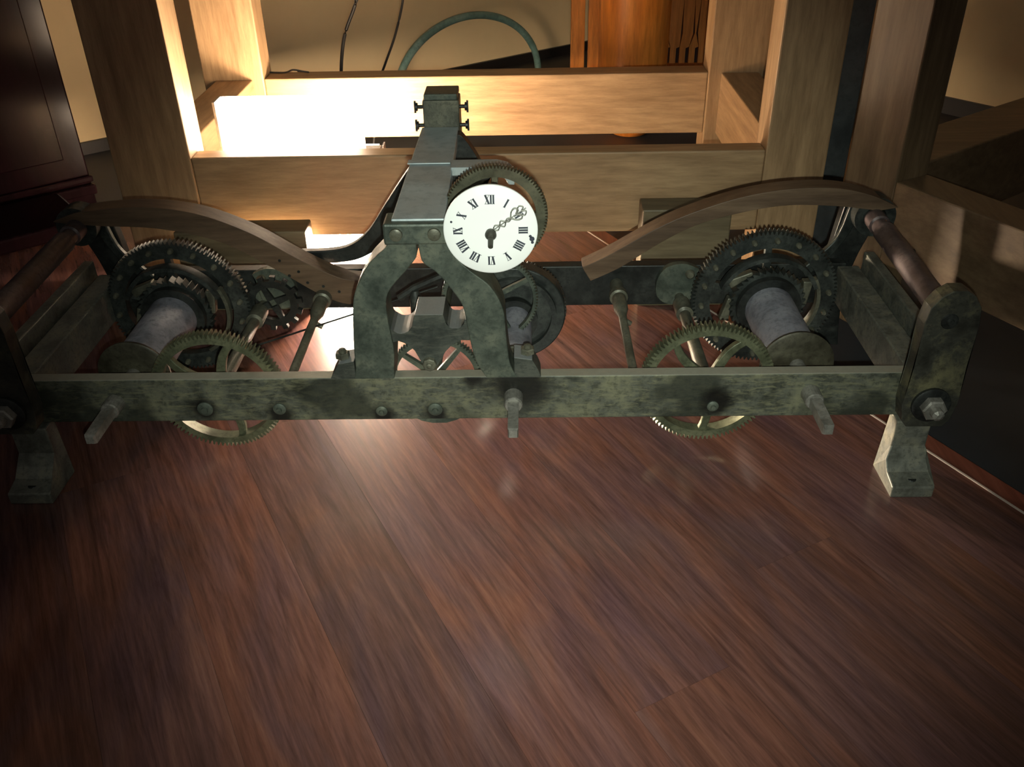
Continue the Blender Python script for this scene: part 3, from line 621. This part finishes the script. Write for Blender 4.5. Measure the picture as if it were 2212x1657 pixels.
# rear trestle: curved legs from the bridge down to the rear bar
lt = [(-0.150, 0.379), (-0.176, 0.350), (-0.198, 0.322), (-0.228, 0.280), (-0.258, 0.237), (-0.288, 0.212), (-0.322, 0.202), (-0.378, 0.200)]
lb_ = [(-0.128, 0.379), (-0.140, 0.346), (-0.166, 0.298), (-0.202, 0.252), (-0.238, 0.211), (-0.275, 0.187), (-0.318, 0.179), (-0.378, 0.1785)]
rt1 = obj('rear_trestle_leg', strip(B(), s2(lt, 5), s2(lb_, 5), 0.342, 0.358), 'dark_iron', clk, bevel=0.002)
obj('foot_block', box(B(), -0.385, -0.345, 0.340, 0.358, 0.1705, 0.178), 'dark_iron', rt1)
rt_t = [(-0.106, 0.3945), (-0.096, 0.390), (-0.074, 0.355), (-0.060, 0.315), (-0.040, 0.250), (-0.02, 0.1705)]
rt_b = [(-0.128, 0.379), (-0.122, 0.365), (-0.104, 0.335), (-0.088, 0.300), (-0.07, 0.240), (-0.05, 0.1705)]
obj('rear_trestle_leg', strip(B(), s2(rt_t, 5), s2(rt_b, 5), 0.335, 0.358), 'dark_iron', clk, bevel=0.002)

# --- motion wheel behind the dial, its bracket and the dial
MC = (-0.040, 0.369)
mo = obj('motion_wheel', ring_gear(B(), MC, 0.068, 0.053, 0.068, 0.080, 96, 0.0035), 'ring_olive', clk)
for k_ in range(4): obj('spoke', spoke(B(), MC, k_*math.pi/2+math.pi/2, 0.008, 0.0535, 0.009, 0.007, 0.070, 0.078), 'ring_olive', mo)
bm = prism(B(), [(-0.1045, 0.386), (-0.1045, 0.3985), (-0.040, 0.3985), (-0.026, 0.395), (-0.016, 0.386), (-0.016, 0.372), (-0.024, 0.372), (-0.030, 0.382), (-0.045, 0.387)], 0.175, 0.208)
ba = obj('bracket_arm', bm, 'bridge_steel', clk, bevel=0.0015)
obj('web', prism(B(), [(-0.103, 0.3855), (-0.046, 0.3855), (-0.068, 0.370), (-0.085, 0.345), (-0.092, 0.31), (-0.103, 0.31)], 0.180, 0.195), 'dark_iron', ba, bevel=0.001)
obj('dial_arbor', cyl(B(), (-0.043, -0.0255, 0.388), (-0.043, 0.18, 0.388), 0.005, 14), 'arbor_olive', clk, smooth=True)
DC = (-0.043, 0.3915); DY = -0.030; DR = 0.0565
dial = obj('dial', lathe(B(), (DC[0], DY+0.004, DC[1]), (0, -1, 0), [(0, DR), (0.0025, DR), (0.004, DR-0.002), (0.0046, DR*0.5), (0.0048, 0.004)], 72), 'enamel', clk, smooth=True, label='round white enamel dial with roman numerals')
def stroke(bm, fx, a, b_, wd):
    """one stroke of a numeral: a, b in numeral space (u across, v outwards)"""
    a = Vector(a); b_ = Vector(b_); d = (b_-a).normalized(); n = Vector((-d.y, d.x))*wd/2
    q = [a+n, b_+n, b_-n, a-n]
    lo_ = [bm.verts.new(fx(p.x, p.y, 0.0)) for p in q]; hi_ = [bm.verts.new(fx(p.x, p.y, 0.0004)) for p in q]
    bm.faces.new(lo_); bm.faces.new(hi_)
    for k_ in range(4): bm.faces.new((lo_[k_], lo_[(k_+1) % 4], hi_[(k_+1) % 4], hi_[k_]))
NUM = ['XII', 'I', 'II', 'III', 'IIII', 'V', 'VI', 'VII', 'VIII', 'IX', 'X', 'XI']
for h_, txt in enumerate(NUM):
    ang = math.pi/2 - h_*math.pi/6; ou = Vector((math.cos(ang), math.sin(ang))); ac = Vector((math.sin(ang), -math.cos(ang)))
    def fx(u, v, t, ou=ou, ac=ac):
        r_ = 0.0335 + v; p = Vector(DC) + ou*r_ + ac*u
        rr = (p-Vector(DC)).length
        return (p.x, DY - 0.00062*max(0, (DR-0.002-rr)/(DR*0.5))-0.0001-t, p.y)
    wds = {'I': 0.0030, 'V': 0.0058, 'X': 0.0060}; tot = sum(wds[c] for c in txt); u = -tot/2
    H = 0.0112; bm = B()
    for c in txt:
        wd = wds[c]
        if c == 'I': stroke(bm, fx, (u+wd/2, 0), (u+wd/2, H), 0.0021)
        if c == 'V': stroke(bm, fx, (u+0.0008, H), (u+wd/2, 0), 0.0022); stroke(bm, fx, (u+wd-0.0008, H), (u+wd/2, 0), 0.0006)
        if c == 'X': stroke(bm, fx, (u+0.0008, H), (u+wd-0.0008, 0), 0.0023); stroke(bm, fx, (u+wd-0.0008, H), (u+0.0008, 0), 0.0006)
        u += wd
    stroke(bm, fx, (-tot/2, 0.0002), (tot/2, 0.0002), 0.0004); stroke(bm, fx, (-tot/2, H-0.0002), (tot/2, H-0.0002), 0.0004)
    obj('numeral', bm, 'numeral_ink', dial)
# small dark chips in the enamel
for x, z, r_ in ((-0.0895, 0.403, 0.0016), (0.0065, 0.380, 0.0035), (0.007, 0.3755, 0.002), (0.0045, 0.3835, 0.002)):
    obj('enamel_chip', lathe(B(), (x, DY-0.0001, z), (0, -1, 0), [(-0.001, r_), (0.0004, r_*0.9)], 9), 'numeral_ink', dial)
# pierced hour hand and boss
ha = math.atan2(0.028, 0.040); hd = Vector((math.cos(ha), math.sin(ha))); hn = Vector((-hd.y, hd.x)); hy = DY-0.005
bm = B()
def hpnt(t, s_): p = Vector(DC)+hd*t+hn*s_; return (p.x, hy, p.y)
for s_ in (-1, 1):
    tube(bm, spline([hpnt(0.004, 0), hpnt(0.009, 0.0034*s_), hpnt(0.014, 0.0008*s_), hpnt(0.018, 0.0042*s_), hpnt(0.0225, 0.0006*s_), hpnt(0.026, 0.002*s_), hpnt(0.031, 0.0003*s_)], 5), 0.0009, 6)
    tube(bm, spline([hpnt(0.030, 0), hpnt(0.035, 0.006*s_), hpnt(0.041, 0.0075*s_), hpnt(0.043, 0.003*s_), hpnt(0.038, 0.001*s_)], 5), 0.0010, 6)
    tube(bm, spline([hpnt(0.040, 0.002*s_), hpnt(0.046, 0.0065*s_), hpnt(0.050, 0.003*s_), hpnt(0.046, 0.0005*s_)], 5), 0.0009, 6)
tube(bm, [hpnt(0.0, 0), hpnt(0.052, 0)], 0.0006, 6)
obj('hour_hand', bm, 'hand_metal', dial, smooth=True)
bm = lathe(B(), (DC[0]+0.0005, DY-0.0047, DC[1]-0.002), (0, -1, 0), [(0, 0.0065), (0.005, 0.007), (0.008, 0.0055), (0.010, 0.003)], 20)
bs = obj('boss', bm, 'hand_dark', dial, smooth=True)
obj('pin', cyl(B(), (DC[0]+0.0005, DY-0.012, DC[1]-0.004), (DC[0]+0.0005, DY-0.026, DC[1]-0.010), 0.0034, 12, 0.0030), 'hand_dark', bs, smooth=True)
